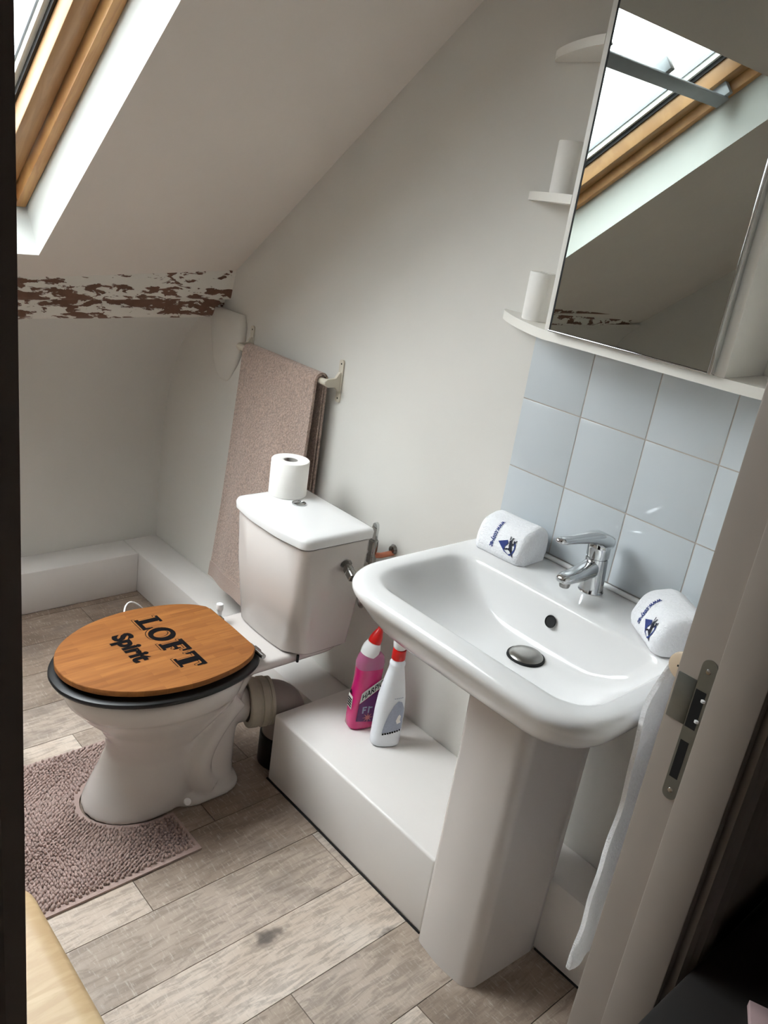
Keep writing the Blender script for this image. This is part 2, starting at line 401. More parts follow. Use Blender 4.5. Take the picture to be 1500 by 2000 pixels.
# sloped ceiling with the skylight opening
OX0, OX1, OY0, OY1 = -1.160, -.235, -1.68, -.600
NL = math.hypot(1, CB); SU = Vector((1/NL, 0, CB/NL)); NU = Vector((-CB/NL, 0, 1/NL))
def cp(x, y, h=0): return Vector((x, y, CA+CB*x)) + NU*h
bm = bmesh.new()
def quad(a, b, c, d): bm.faces.new([bm.verts.new(p) for p in (a, b, c, d)])
xlo = XK-.04
for x0, x1, y0, y1 in ((xlo, OX0, YL-.05, .02), (OX1, xf, YL-.05, .02), (OX0, OX1, YL-.05, OY0), (OX0, OX1, OY1, .02)):
    quad(cp(x0, y0), cp(x1, y0), cp(x1, y1), cp(x0, y1))
quad(Vector((xf, YL-.05, ZF)), Vector((.95, YL-.05, ZF)), Vector((.95, .05, ZF)), Vector((xf, .05, ZF)))
bmesh.ops.remove_doubles(bm, verts=bm.verts, dist=1e-5)
ceil = obj('ceiling', bm, m_ceil, None, smooth=False); tag(ceil, 'sloping white plaster ceiling around the skylight', 'ceiling', kind='structure')
RH = .16
def wedge(name, a, b, c, d, th):
    """slab with inner face a,b,c,d and thickness vector th"""
    b2 = bmesh.new(); A = [b2.verts.new(p) for p in (a, b, c, d)]; C = [b2.verts.new(Vector(p)+th) for p in (a, b, c, d)]
    b2.faces.new(A); b2.faces.new(C[::-1])
    for i in range(4): b2.faces.new((A[i], C[i], C[(i+1) % 4], A[(i+1) % 4]))
    return b2
YV = Vector((0, 1, 0))
for y, s in ((OY1, 1), (OY0, -1)):
    obj('skylight_reveal', wedge('r', cp(OX0, y, 0), cp(OX1, y, 0), cp(OX1, y, RH+.14), cp(OX0, y, RH+.14), YV*.02*s+NU*.004), m_reveal, ceil, smooth=False)
for x, s in ((OX0, -1), (OX1, 1)):
    obj('skylight_reveal', wedge('r', cp(x, OY0-.02, 0), cp(x, OY1+.02, 0), cp(x, OY1+.02, RH+.14), cp(x, OY0-.02, RH+.14), SU*.02*s+NU*.004), m_reveal, ceil, smooth=False)
# skylight
win = thing('window_1', 'pine framed roof window in the sloping ceiling', 'skylight', tuple(cp(OX0, OY1)), kind='structure')
def sbox(x0, x1, y0, y1, h0, h1, bev=0):
    """box in slope coordinates (x measured on the ceiling, h along its normal)"""
    b2 = bmesh.new(); pts = [cp(x0,y0,h0),cp(x1,y0,h0),cp(x1,y1,h0),cp(x0,y1,h0),cp(x0,y0,h1),cp(x1,y0,h1),cp(x1,y1,h1),cp(x0,y1,h1)]
    v = [b2.verts.new(p) for p in pts]
    for q in [(0,3,2,1),(4,5,6,7),(0,1,5,4),(1,2,6,5),(2,3,7,6),(3,0,4,7)]: b2.faces.new([v[i] for i in q])
    if bev: bmesh.ops.bevel(b2, geom=list(b2.edges), offset=bev, segments=2, affect='EDGES', profile=.5)
    return b2
def ring(name, ins, wd, h0, h1, mat, bev=.002):
    """four bars: inset ins from the opening, width wd"""
    cx = 1/NL
    a0, a1, b0, b1 = OX0+ins*cx, OX1-ins*cx, OY0+ins, OY1-ins; wx = wd*cx
    for q in ((a0, a1, b1-wd, b1), (a0, a1, b0, b0+wd), (a0, a0+wx, b0+wd, b1-wd), (a1-wx, a1, b0+wd, b1-wd)):
        obj(name, sbox(*q, h0, h1, bev), mat, win)
ring('frame_bar', .002, .028, .135, .26, m_pine, .003)
ring('sash_bar', .034, .050, .165, .26, m_pinelt, .003)
ring('gasket', .084, .007, .215, .26, m_gasket, 0)
ring('glazing_bead', .091, .012, .228, .26, m_alu, 0)
ring('spacer', .103, .005, .245, .26, m_bar, 0)
cx = 1/NL
obj('pane', sbox(OX0+.09*cx, OX1-.09*cx, OY0+.09, OY1-.09, .250, .258), m_glass, win, smooth=False)
xb_ = -.40
bar = obj('vent_bar', sbox(xb_-.02, xb_+.015, OY0+.035, OY1-.035, .118, .128, .002), m_bar, win)
for yy in (OY0+.05, -1.27, -.95, OY1-.05):
    obj('bar_bracket', sbox(xb_-.012, xb_+.03, yy-.012, yy+.012, .126, .168, .002), m_bar, win)
# door wall, split round the doorway
YJ, YJ2, XO = -.494, -1.338, .81
dw = obj('wall_front', B(XD, .80, YJ+.03, 0, -.12, ZF+.02), m_wall, None, smooth=False)
tag(dw, 'short white wall between the wash basin and the doorway', 'wall', kind='structure')
bm = bmesh.new(); box(bm, XD, .80, YL-.1, YJ2-.03, -.12, ZF+.02); box(bm, XD, .80, YJ2-.03, YJ+.03, 2.08, ZF+.02)
dw2 = obj('wall_right', bm, m_wall, None, smooth=False); tag(dw2, 'white wall left of and above the doorway', 'wall', kind='structure')
# door lining with strike plate
door = thing('door_1', 'grey-white painted door lining with steel strike plate and moulded architrave', 'door frame', (XD, YJ, 0), kind='structure')
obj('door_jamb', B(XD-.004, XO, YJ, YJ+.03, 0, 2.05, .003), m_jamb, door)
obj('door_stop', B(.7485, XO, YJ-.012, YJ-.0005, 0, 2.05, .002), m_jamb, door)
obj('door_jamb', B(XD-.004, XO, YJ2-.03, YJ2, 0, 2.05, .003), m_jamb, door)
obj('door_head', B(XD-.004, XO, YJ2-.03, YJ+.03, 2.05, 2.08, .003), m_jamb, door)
def arch(y, s):
    prof = [(0, 0), (.012, .0), (.016, .010), (.013, .020), (.020, .028), (.021, .040), (.016, .050), (.018, .062), (.018, .075), (0, .075)]
    return PR([(XO-.001+a, y+s*b) for a, b in prof], 2, 0, 2.1)
obj('architrave', arch(YJ+.004, 1), m_jamb, door, angle=25)
obj('architrave', arch(YJ2-.004, -1), m_jamb, door, angle=25)
sp = obj('strike_plate', PR(fillet([(.7255, .815), (.7455, .815), (.7455, 1.024), (.7255, 1.024)], .0099, 6), 1, YJ-.0016, YJ+.001), m_steel, door, angle=30)
def sub(name, bm_, mat, part):
    """sub-part given in world coordinates under a part whose mesh is in world coordinates"""
    o = obj(name, bm_, mat, None); o.parent = part; o.location = (0, 0, 0); return o
sub('strike_lip', B(.7000, .7262, YJ-.0022, YJ+.001, .925, .990, .001), m_steel, sp)
sub('latch_hole', B(.7275, .7415, YJ-.0019, YJ-.0012, .925, .980), m_darkgap, sp)
sub('bolt_hole', B(.7285, .7400, YJ-.0019, YJ-.0012, .848, .905), m_darkgap, sp)
for zz in (1.008, .829): sub('screw', LA([(.0001, .0), (.0038, .0), (.003, .0012), (.0001, .0014)], (.7355, YJ-.0014, zz), (0, -1, 0), 14), m_chromed, sp)
for zz in (.968, .938): sub('latch_tongue', LA([(.0005, 0), (.003, .001), (.003, .004), (.0005, .005)], (.7405, YJ-.0018, zz-.002), (0, 0, 1), 10), m_whitepl, sp)
# hall around the camera
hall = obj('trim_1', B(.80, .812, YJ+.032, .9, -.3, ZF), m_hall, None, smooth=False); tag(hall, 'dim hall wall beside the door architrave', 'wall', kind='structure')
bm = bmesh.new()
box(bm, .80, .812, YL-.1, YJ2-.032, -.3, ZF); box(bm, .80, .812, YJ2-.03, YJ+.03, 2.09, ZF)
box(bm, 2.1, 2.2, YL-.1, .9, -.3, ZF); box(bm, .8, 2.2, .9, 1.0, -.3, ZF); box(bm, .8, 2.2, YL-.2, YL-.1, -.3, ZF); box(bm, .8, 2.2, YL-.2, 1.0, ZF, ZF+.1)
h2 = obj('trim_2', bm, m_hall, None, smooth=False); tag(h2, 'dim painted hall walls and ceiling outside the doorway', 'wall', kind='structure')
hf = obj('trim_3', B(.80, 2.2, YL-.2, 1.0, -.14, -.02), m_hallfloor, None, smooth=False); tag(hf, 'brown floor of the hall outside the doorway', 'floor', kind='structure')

# boxed-in pipework along the walls
def trim(name, bm_, label):
    o = obj(name, bm_, m_box, None, angle=30); tag(o, label, 'boxing', kind='structure'); return o
BK = .135
trim('baseboard_far', B(XK+.0005, -1.461, YL+.001, -BK-.0003, .0006, .155, .004), 'low white boxed-in ledge along the knee wall')
trim('baseboard_back', B(XK+.0005, -.3535, -BK, -.0005, .0006, .155, .004), 'low white boxed-in ledge under the pink towel behind the toilet')
trim('trim_4', B(-.353, .247, -.302, -.0005, .0006, .205, .007, 3), 'wide white boxed-in step carrying the cleaning bottles')
trim('trim_5', B(.2475, .6995, -.114, -.0005, .0006, .195, .004), 'narrow white boxed-in ledge right of the basin pedestal')
for a, b in (((-.353, -.3035), (.246, -.3035)), ((.42, -.1155), (.699, -.1155))):
    o = obj('trim_6', TU([(a[0], a[1], .0015), ((a[0]+b[0])/2, a[1], .002), (b[0], b[1], .0015)], .0025, 8), m_darkgap, None); tag(o, 'dark dirty gap line between floor and white boxing' + (' left of the pedestal' if a[0] < 0 else ' right of the pedestal'), 'floor gap', kind='structure')

# peeling purlin
SK = math.atan(.068/.62)
def bpnt(x, y, z): return (x + .11*max(y, -.62) + .03*min(0, y+.62), y, z)
bm = bmesh.new()
prof = [(-1.16, 1.235), (-1.178, 1.19), (-1.186, 1.15), (-1.19, 1.125), (-1.198, 1.116), (-1.222, 1.112), (-1.228, 1.095), (-1.236, 1.066), (-1.25, 1.052), (-1.50, 1.03), (-1.5, 1.10), (-1.35, 1.2)]
ysb = [0.002-.12*i for i in range(26)]
loops = []
rb = random.Random(3)
for y in ysb:
    if y < YL+.02: break
    loops.append([bpnt(px+rb.uniform(-.002, .002), y, pz+rb.uniform(-.002, .002)-.035*min(1, -y/.62)*.9 if i not in (0, 10, 11) else pz-.035*min(1, -y/.62)) for i, (px, pz) in enumerate(prof)])
loft(bm, loops)
beam = obj('ceiling_beam', bm, m_beam, None, angle=50); tag(beam, 'brown timber beam with flaking white paint under the sloping ceiling', 'beam')
# plaster lump in the corner under the beam
bm = bmesh.new()
L = []
for z, x0, x1, d in ((1.085, -1.28, -1.10, .030), (1.05, -1.275, -1.088, .036), (1.01, -1.27, -1.088, .035), (.97, -1.265, -1.10, .030), (.93, -1.26, -1.12, .022), (.895, -1.25, -1.145, .012), (.87, -1.235, -1.165, .004), (.86, -1.22, -1.18, .0008)):
    cx_ = (x0+x1)/2; hw_ = (x1-x0)/2
    L.append([(cx_+hw_*math.cos(t_), -.0006-d*abs(math.sin(t_))**.7, z) for t_ in [math.pi*k/20 for k in range(21)]])
loft(bm, L); o = obj('plaster_corbel', bm, m_wall, None, angle=100); tag(o, 'white plastered lump in the corner under the beam end', 'corbel')

# ------------------------------------------------------------------ toilet
TX = -.475
toilet = thing('toilet', 'white close-coupled toilet with black seat and bamboo lid', 'toilet', (TX, -.5, 0))
def egg(w, yf, yb, z, nb=2.6, n=48):
    yc = yb - (yb-yf)*.46; o = []
    for k in range(n):
        a = 2*math.pi*k/n; c, s = math.cos(a), math.sin(a)
        e = 2/nb if s > 0 else 2/2.05
        x = w*math.copysign(abs(c)**e, c); y = yc + ((yb-yc) if s > 0 else (yc-yf))*math.copysign(abs(s)**e, s)
        o.append((TX+x, y, z))
    return o
bm = bmesh.new()
loft(bm, [egg(*a) for a in ((.112, -.755, -.50, .0006), (.111, -.753, -.50, .012), (.106, -.740, -.46, .05), (.099, -.714, -.46, .10), (.096, -.694, -.46, .15),
     (.106, -.695, -.48, .19), (.128, -.722, -.43, .24), (.152, -.765, -.39, .285), (.158, -.778, -.385, .305), (.170, -.792, -.38, .318), (.176, -.802, -.375, .345), (.174, -.800, -.375, .372))])
loft(bm, [rr(TX-.124, TX+.124, -.57, -.37, .06, .0006), rr(TX-.124, TX+.124, -.57, -.37, .06, .02), rr(TX-.112, TX+.112, -.56, -.38, .06, .030)])
# rear trap column
def ell(cx_, cy_, rx, ry, z, n=32): return [(cx_+rx*math.cos(2*math.pi*k/n), cy_+ry*math.sin(2*math.pi*k/n), z) for k in range(n)]
loft(bm, [ell(TX, -.445, .115, .080, .0006), ell(TX, -.445, .115, .080, .02), ell(TX, -.44, .105, .075, .07), ell(TX, -.43, .095, .068, .14), ell(TX, -.42, .088, .07, .20), ell(TX, -.42, .085, .085, .26), ell(TX, -.41, .10, .09, .31), ell(TX, -.40, .12, .09, .36)])
# cistern shelf
loft(bm, [rr(TX-.09, TX+.09, -.40, -.16, .03, .325), rr(TX-.118, TX+.118, -.43, -.12, .03, .345), rr(TX-.128, TX+.128, -.45, -.11, .03, .358), rr(TX-.128, TX+.128, -.45, -.11, .03, .372), rr(TX-.122, TX+.122, -.45, -.116, .03, .3755)])
# outlet spigot
tube(bm, [(-.470, -.44, .215), (-.455, -.40, .208), (-.446, -.352, .199), (-.440, -.333, .197)], [.05, .052, .050, .050], 24)
# sweeping trap ridge on the visible side
for s_ in (-1, 1): tube(bm, bez((TX+s_*.085, -.40, .27), (TX+s_*.085, -.46, .22), (TX+s_*.092, -.55, .10), (TX+s_*.092, -.47, .035), 14), [.034]*15, 14)
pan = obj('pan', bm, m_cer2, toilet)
md = pan.modifiers.new('r', 'REMESH'); md.mode = 'VOXEL'; md.voxel_size = .0055; md.use_smooth_shade = True
ms = pan.modifiers.new('s', 'SMOOTH'); ms.factor = .5; ms.iterations = 16
bake(pan)
for p in pan.data.polygons: p.use_smooth = True
for v in pan.data.vertices:
    if v.co.z < .0012: v.co.z = .0006
sub('fixing_screw_cap', LA([(.0005, .0), (.009, 0), (.0085, .006), (.005, .009), (.0005, .010)], (-.350, -.545, .034), (.85, -.1, .5), 16), m_whitepl, pan)
half = [(.0, -.812), (.035, -.808), (.08, -.788), (.12, -.752), (.153, -.70), (.173, -.645), (.183, -.58), (.181, -.52), (.167, -.45), (.143, -.40), (.118, -.374)]
cv = [(p.x, p.y) for p in cat([(a, b, 0) for a, b in half], 4)]
out = cv + [(.10, -.370), (.05, -.369), (0, -.368), (-.05, -.369), (-.10, -.370)] + [(-a, b) for a, b in reversed(cv[1:])]
def outl(s, z, dy=0, yc=-.585): return [(TX-.010+x*s, yc+dy+(y-yc)*s, z) for x, y in out]
seat = obj('seat', LO([outl(.70, .374), outl(1.02, .374), outl(1.05, .376), outl(1.06, .381), outl(1.05, .386), outl(1.02, .389), outl(.70, .389)], closed=False), m_black, toilet)
lid = obj('lid', LO([outl(.985, .4005), outl(1.0, .402), outl(1.0, .4135), outl(.994, .415)]), m_bamboo, toilet)
ZL = .4152
def lmap(h): return lambda u, v: (u, v, ZL+h)
def bxp(x0, x1, y0, y1): return [(x0, y0), (x1, y0), (x1, y1), (x0, y1)]
LET = {
 'L': polys(bxp(.13, .45, 0, 1), bxp(.0, .58, .88, 1), bxp(.0, .98, 0, .17), [(.84, .1), (.98, .1), (.98, .42), (.90, .42)]),
 'O': ringpoly(.5, .5, .52, .53, .27, .19),
 'F': polys(bxp(.12, .44, 0, 1), bxp(.0, .56, 0, .12), bxp(0, .98, .83, 1), [(.82, .9), (.86, .62), (.96, .62), (.96, .9)], bxp(.3, .68, .43, .58), bxp(.62, .70, .36, .66)),
 'T': polys(bxp(.34, .66, 0, 1), bxp(.2, .8, 0, .12), bxp(.0, 1, .83, 1), [(.02, .9), (.02, .6), (.10, .6), (.15, .9)], [(.98, .9), (.98, .6), (.90, .6), (.85, .9)]),
}
cap = .063
for ch, x0, w in (('L', -.614, .054), ('O', -.557, .062), ('F', -.486, .054), ('T', -.424, .064)):
    vs, fs = LET[ch]; V2 = [(x0+a*w, -.573+b*cap) for a, b in vs]
    lev = {}
    for qi, q in enumerate(fs):
        for i in q: lev[tuple(V2[i])] = qi*2e-5
    for dx, dy, hh, mt in ((-.0052, -.0052, .0002, m_ink), (-.0036, -.0036, .0004, m_bamboo), (0, 0, .0006, m_ink)):
        me_ = bpy.data.meshes.new('letter'); me_.from_pydata([(a+dx, b+dy, ZL+hh+(lev[(a, b)] if ch != 'O' else 0)) for a, b in V2], [], fs); me_.update(); obj('letter', me_, mt, lid)
vs, fs = fontmesh('Spirit', .066, .0032)
xm = max(v[0] for v in vs)
flat('letter', [(-.568+a*(.132/xm), -.652+b*.98) for a, b in vs], fs, lmap(.0006), m_ink, lid)
# hinges, posts, bumpers
for s in (-1, 1):
    hb = obj('hinge', LA([(.003, 0), (.011, 0), (.011, .010), (.009, .016), (.003, .018)], (TX+s*.088, -.352, .3755), n=18), m_chromed, toilet)
    sub('hinge_pin', TU([(TX+s*.07, -.362, .398), (TX+s*.13, -.362, .398)], .0065, 12), m_chromed, hb)
    sub('hinge_arm', B(TX+s*.088-.009, TX+s*.088+.009, -.378, -.352, .394, .401, .001), m_chromed, hb)
obj('hinge_post', LA([(.002, 0), (.007, 0), (.0065, .035), (.009, .038), (.010, .046), (.009, .056), (.002, .060)], (-.572, -.352, .376), n=16), m_whitepl, toilet)
for s in (-1, 1):
    obj('lid_bumper', B(TX+s*.12-.012, TX+s*.12+.012, -.60, -.58, .389, .4006, .001), m_matblack, toilet)
# cistern
def cist(s, fwid, yf, yb, bow, c, z, r=.012):
    pts = [(-s, yb), (s, yb), (s, yf+c), (fwid, yf), (fwid*.4, yf-bow), (-fwid*.4, yf-bow), (-fwid, yf), (-s, yf+c)]
    return [(TX+.010+a, b, z) for a, b in fillet(pts, [.012, .012, .04, .03, .3, .3, .03, .04], 5)]
CXO = .010
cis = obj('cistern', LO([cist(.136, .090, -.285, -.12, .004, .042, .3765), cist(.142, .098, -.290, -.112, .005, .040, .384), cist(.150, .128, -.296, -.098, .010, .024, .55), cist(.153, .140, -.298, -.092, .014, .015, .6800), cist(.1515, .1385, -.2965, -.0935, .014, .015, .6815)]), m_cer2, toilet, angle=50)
cl = obj('cistern_lid', LO([cist(.152, .139, -.297, -.092, .014, .015, .6845), cist(.158, .146, -.304, -.086, .015, .015, .687), cist(.159, .147, -.305, -.085, .015, .015, .703), cist(.156, .144, -.302, -.088, .015, .015, .711), cist(.147, .135, -.293, -.097, .014, .015, .7145), cist(.11, .10, -.25, -.13, .008, .012, .7155)]), m_cer, toilet, angle=50)
obj('lid_seam', LO([cist(.1505, .1375, -.2955, -.094, .014, .015, .680), cist(.1505, .1375, -.2955, -.094, .014, .015, .6875)]), m_darkgap, toilet)
fb = sub('flush_button', LA([(.0005, .0), (.019, .0), (.019, .003), (.017, .004), (.0165, .0028), (.0005, .0034)], (-.507, -.18, .7155), n=28), m_chrome, cl)
sub('flush_button_segment', B(-.5085, -.5055, -.196, -.164, .7185, .7205, .0005), m_chromed, cl)
inl = obj('inlet_connector', LA([(.0005, 0), (.017, 0), (.017, .004), (.010, .005), (.010, .014), (.0135, .015), (.0135, .026), (.012, .027), (.012, .03), (.0135, .031), (.0135, .046), (.011, .048), (.0005, .048)], (TX+.1605, -.165, .625), (.82, -.12, -.35), 10), m_chromed, toilet)
obj('wing_nut', TU([(-.345, -.255, .372), (-.345, -.255, .352)], .0035, 8), m_matblack, toilet)
obj('freshener_hook', TU(bez((-.655, -.575, .391), (-.71, -.565, .435), (-.715, -.515, .435), (-.70, -.47, .33), 14), .0022, 8), m_whitepl, toilet)

# soil pipe
soil = thing('soil_pipe', 'grey waste pipe with ringed beige connector behind the toilet', 'pipe', (-.41, -.26, 0))
ax = Vector((.30, .95, 0)).normalized(); c0 = Vector((-.440, -.334, .197))
obj('connector', LA([(r__, h__*.8) for r__, h__ in [(.050, 0), (.064, .0), (.066, .004), (.066, .030), (.063, .034), (.063, .040), (.067, .042), (.067, .060), (.062, .064), (.062, .068), (.065, .070), (.065, .080), (.050, .080)]], c0, ax, 36, closed=True), m_pipebeige, soil, angle=30)
c1 = c0+ax*.062; c2 = c1+ax*.030
elb = [c1-ax*.02, c1] + [c2 + ax*.055*(math.sin(a)-0)*0 + ax*(.05*math.sin(a)-.0) + Vector((0, 0, -.05*(1-math.cos(a)))) - ax*.03 for a in [math.pi/2*k/10 for k in range(11)]]
end = elb[-1]; elb.append(Vector((end.x, end.y, .085)))
obj('elbow', TU(elb, .056, 28), m_pipegrey, soil)
obj('lower_pipe', LA([(.0005, 0), (.061, 0), (.061, .09), (.057, .093), (.0005, .093)], (end.x, end.y, .0008), n=28), m_black, soil)

# shut-off valve on the wall
vv = thing('shutoff_valve', 'dark chrome shut-off valve on a copper stub beside the cistern', 'valve', (-.335, -.05, .60))
obj('valve_body', LA([(.002, 0), (.013, 0), (.0135, .02), (.0115, .022), (.0115, .03), (.013, .032), (.0125, .06), (.0105, .062), (.002, .064)], (-.340, -.055, .60), n=10), m_chromed, vv)
obj('valve_lever', LO([[(-.340+a*.0085*w, -.055+b*.0045, z) for a, b in ((1,1),(0,1.3),(-1,1),(-1.2,0),(-1,-1),(0,-1.3),(1,-1),(1.2,0))] for z, w in ((.66, 1), (.675, .95), (.695, 1.05), (.706, .8), (.710, .3))]), m_chrome, vv)
obj('copper_stub', TU([(-.340, -.055, .618), (-.322, -.04, .622), (-.318, -.001, .624)], .0075, 12), m_copper, vv)
obj('wall_collar', LA([(.001, 0), (.014, 0), (.010, .008), (.001, .009)], (-.318, -.0008, .634), (0, -1, 0), 16), m_chromed, vv)
obj('supply_hose', TU(cat([(-.340, -.055, .602), (-.335, -.06, .55), (-.31, -.09, .50), (-.268, -.14, .53), (-.258, -.165, .59), (-.268, -.17, .612)], 5), .006, 10), m_chromed, vv)

# ------------------------------------------------------------------ basin and pedestal
basin = thing('wash_basin', 'white ceramic wash basin with chrome plug on a pedestal', 'basin', (.305, -.25, .62))
CXB = .302
def bl(hw, yf, yb, r, z, cxx=CXB):
    return [(x, y, z) for x, y in fillet([(cxx-hw, yf), (cxx+hw, yf), (cxx+hw, yb), (cxx-hw, yb)], [r, r*.85, min(r, .05), min(r, .05)], 9)]
Lp = [bl(.075, -.30, -.10, .04, .656, .325), bl(.12, -.335, -.05, .06, .662), bl(.178, -.375, -.012, .08, .682), bl(.234, -.422, -.0088, .10, .710), bl(.271, -.456, -.0085, .11, .743), bl(.290, -.475, -.0085, .115, .775), bl(.298, -.489, -.0085, .112, .792), bl(.299, -.493, -.0085, .112, .807), bl(.295, -.485, -.009, .113, .816), bl(.287, -.478, -.012, .11, .8195),
      bl(.262, -.446, -.155, .085, .8175), bl(.256, -.440, -.161, .08, .8155), bl(.250, -.433, -.166, .08, .810), bl(.238, -.418, -.170, .10, .790), bl(.214, -.392, -.176, .10, .756), bl(.165, -.345, -.185, .08, .727), bl(.09, -.285, -.20, .04, .7165), bl(.03, -.245, -.215, .014, .7145)]
bas = obj('bowl', LO(Lp), m_cer, basin, angle=180)
sm_ = bas.modifiers.new('sub', 'SUBSURF'); sm_.levels = 1; sm_.render_levels = 1; bake(bas)
for p in bas.data.polygons: p.use_smooth = True
obj('sealant_bead', TU([(CXB-.285, -.0125, .8215), (CXB, -.0125, .8215), (CXB+.285, -.0125, .8215)], .0055, 10), m_whitepl, basin)
plug = obj('plug', LA([(.0005, 0), (.031, 0), (.033, .002), (.033, .005), (.030, .0085), (.018, .0105), (.0005, .011)], (.302, -.232, .7150), n=40), m_plug, basin)
obj('plug_ring', LA([(.032, -.001), (.037, -.001), (.0365, .003), (.033, .004)], (.302, -.232, .7155), n=40, closed=True), m_matblack, basin)
obj('overflow', LA([(.0005, .0), (.0115, .0), (.0125, .0015), (.0115, .003), (.0105, .0012), (.0005, .0008)], (.302, -.1755, .778), (0, -.95, .3), 24), m_matblack, basin)
pts = [(.248, -.10), (.248, -.303), (.256, -.318), (.325, -.328), (.392, -.322), (.409, -.303), (.419, -.13), (.412, -.10)]
def ped(z, s=1.0, k=0.0):
    cx_, cy_ = .325, -.14
    return [(cx_+(x-cx_)*s, cy_+(y-cy_)*(s+k), z) for x, y in fillet(pts, [.005, .02, .03, .2, .03, .02, .02, .005], 5)]
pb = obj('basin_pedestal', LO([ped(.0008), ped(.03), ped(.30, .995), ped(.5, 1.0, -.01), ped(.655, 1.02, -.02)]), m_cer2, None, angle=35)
tag(pb, 'tall white ceramic pedestal under the wash basin', 'pedestal')

# tap
tap = thing('mixer_tap', 'chrome single-lever mixer tap on the basin deck', 'tap', (.300, -.058, .8175))
obj('body', LO([[(.300+r*math.cos(a), -.058-dy+r*math.sin(a), z) for a in [2*math.pi*k/32 for k in range(32)]] for r, z, dy in ((.0245, .8178, 0), (.0255, .820, 0), (.0235, .824, 0), (.0225, .87, .004), (.022, .893, .006), (.0205, .8935, .006), (.0205, .896, .006), (.0225, .8965, .006), (.0225, .915, .008), (.020, .926, .010), (.012, .932, .012), (.002, .9335, .014))]), m_chrome, tap, angle=50)
def flatsec(c, d, w, h, n=20):
    d = Vector(d).normalized(); x = Vector((1, 0, 0)); z = x.cross(d).normalized()
    return [Vector(c)+x*w*math.copysign(abs(math.cos(a))**.75, math.cos(a))+z*h*math.copysign(abs(math.sin(a))**.75, math.sin(a)) for a in [2*math.pi*k/n for k in range(n)]]
obj('lever', LO([flatsec((.300, y, z), (0, -1, s), w, h) for y, z, w, h, s in ((-.036, .920, .012, .008, .3), (-.045, .924, .0205, .014, .25), (-.07, .932, .0230, .016, .2), (-.09, .938, .0200, .0125, .16), (-.12, .9425, .0140, .0085, .14), (-.16, .947, .0120, .0070, .12), (-.195, .951, .0115, .0065, .12), (-.207, .9525, .009, .005, .12), (-.211, .953, .004, .002, .12))]), m_chrome, tap, angle=50)
sp_ = obj('spout', LO([flatsec((.300, y, z), (0, -1, s), w, h) for y, z, w, h, s in ((-.060, .872, .017, .020, .1), (-.085, .871, .0175, .018, -.05), (-.105, .868, .018, .0145, -.08), (-.135, .866, .0175, .0115, .0), (-.160, .866, .016, .010, .0), (-.172, .866, .012, .007, .0), (-.176, .866, .005, .003, 0))]), m_chrome, tap, angle=50)
sub('aerator', LA([(.0005, 0), (.0095, 0), (.0105, .003), (.0105, .010), (.0005, .010)], (.300, -.156, .848), n=20), m_chromed, sp_)

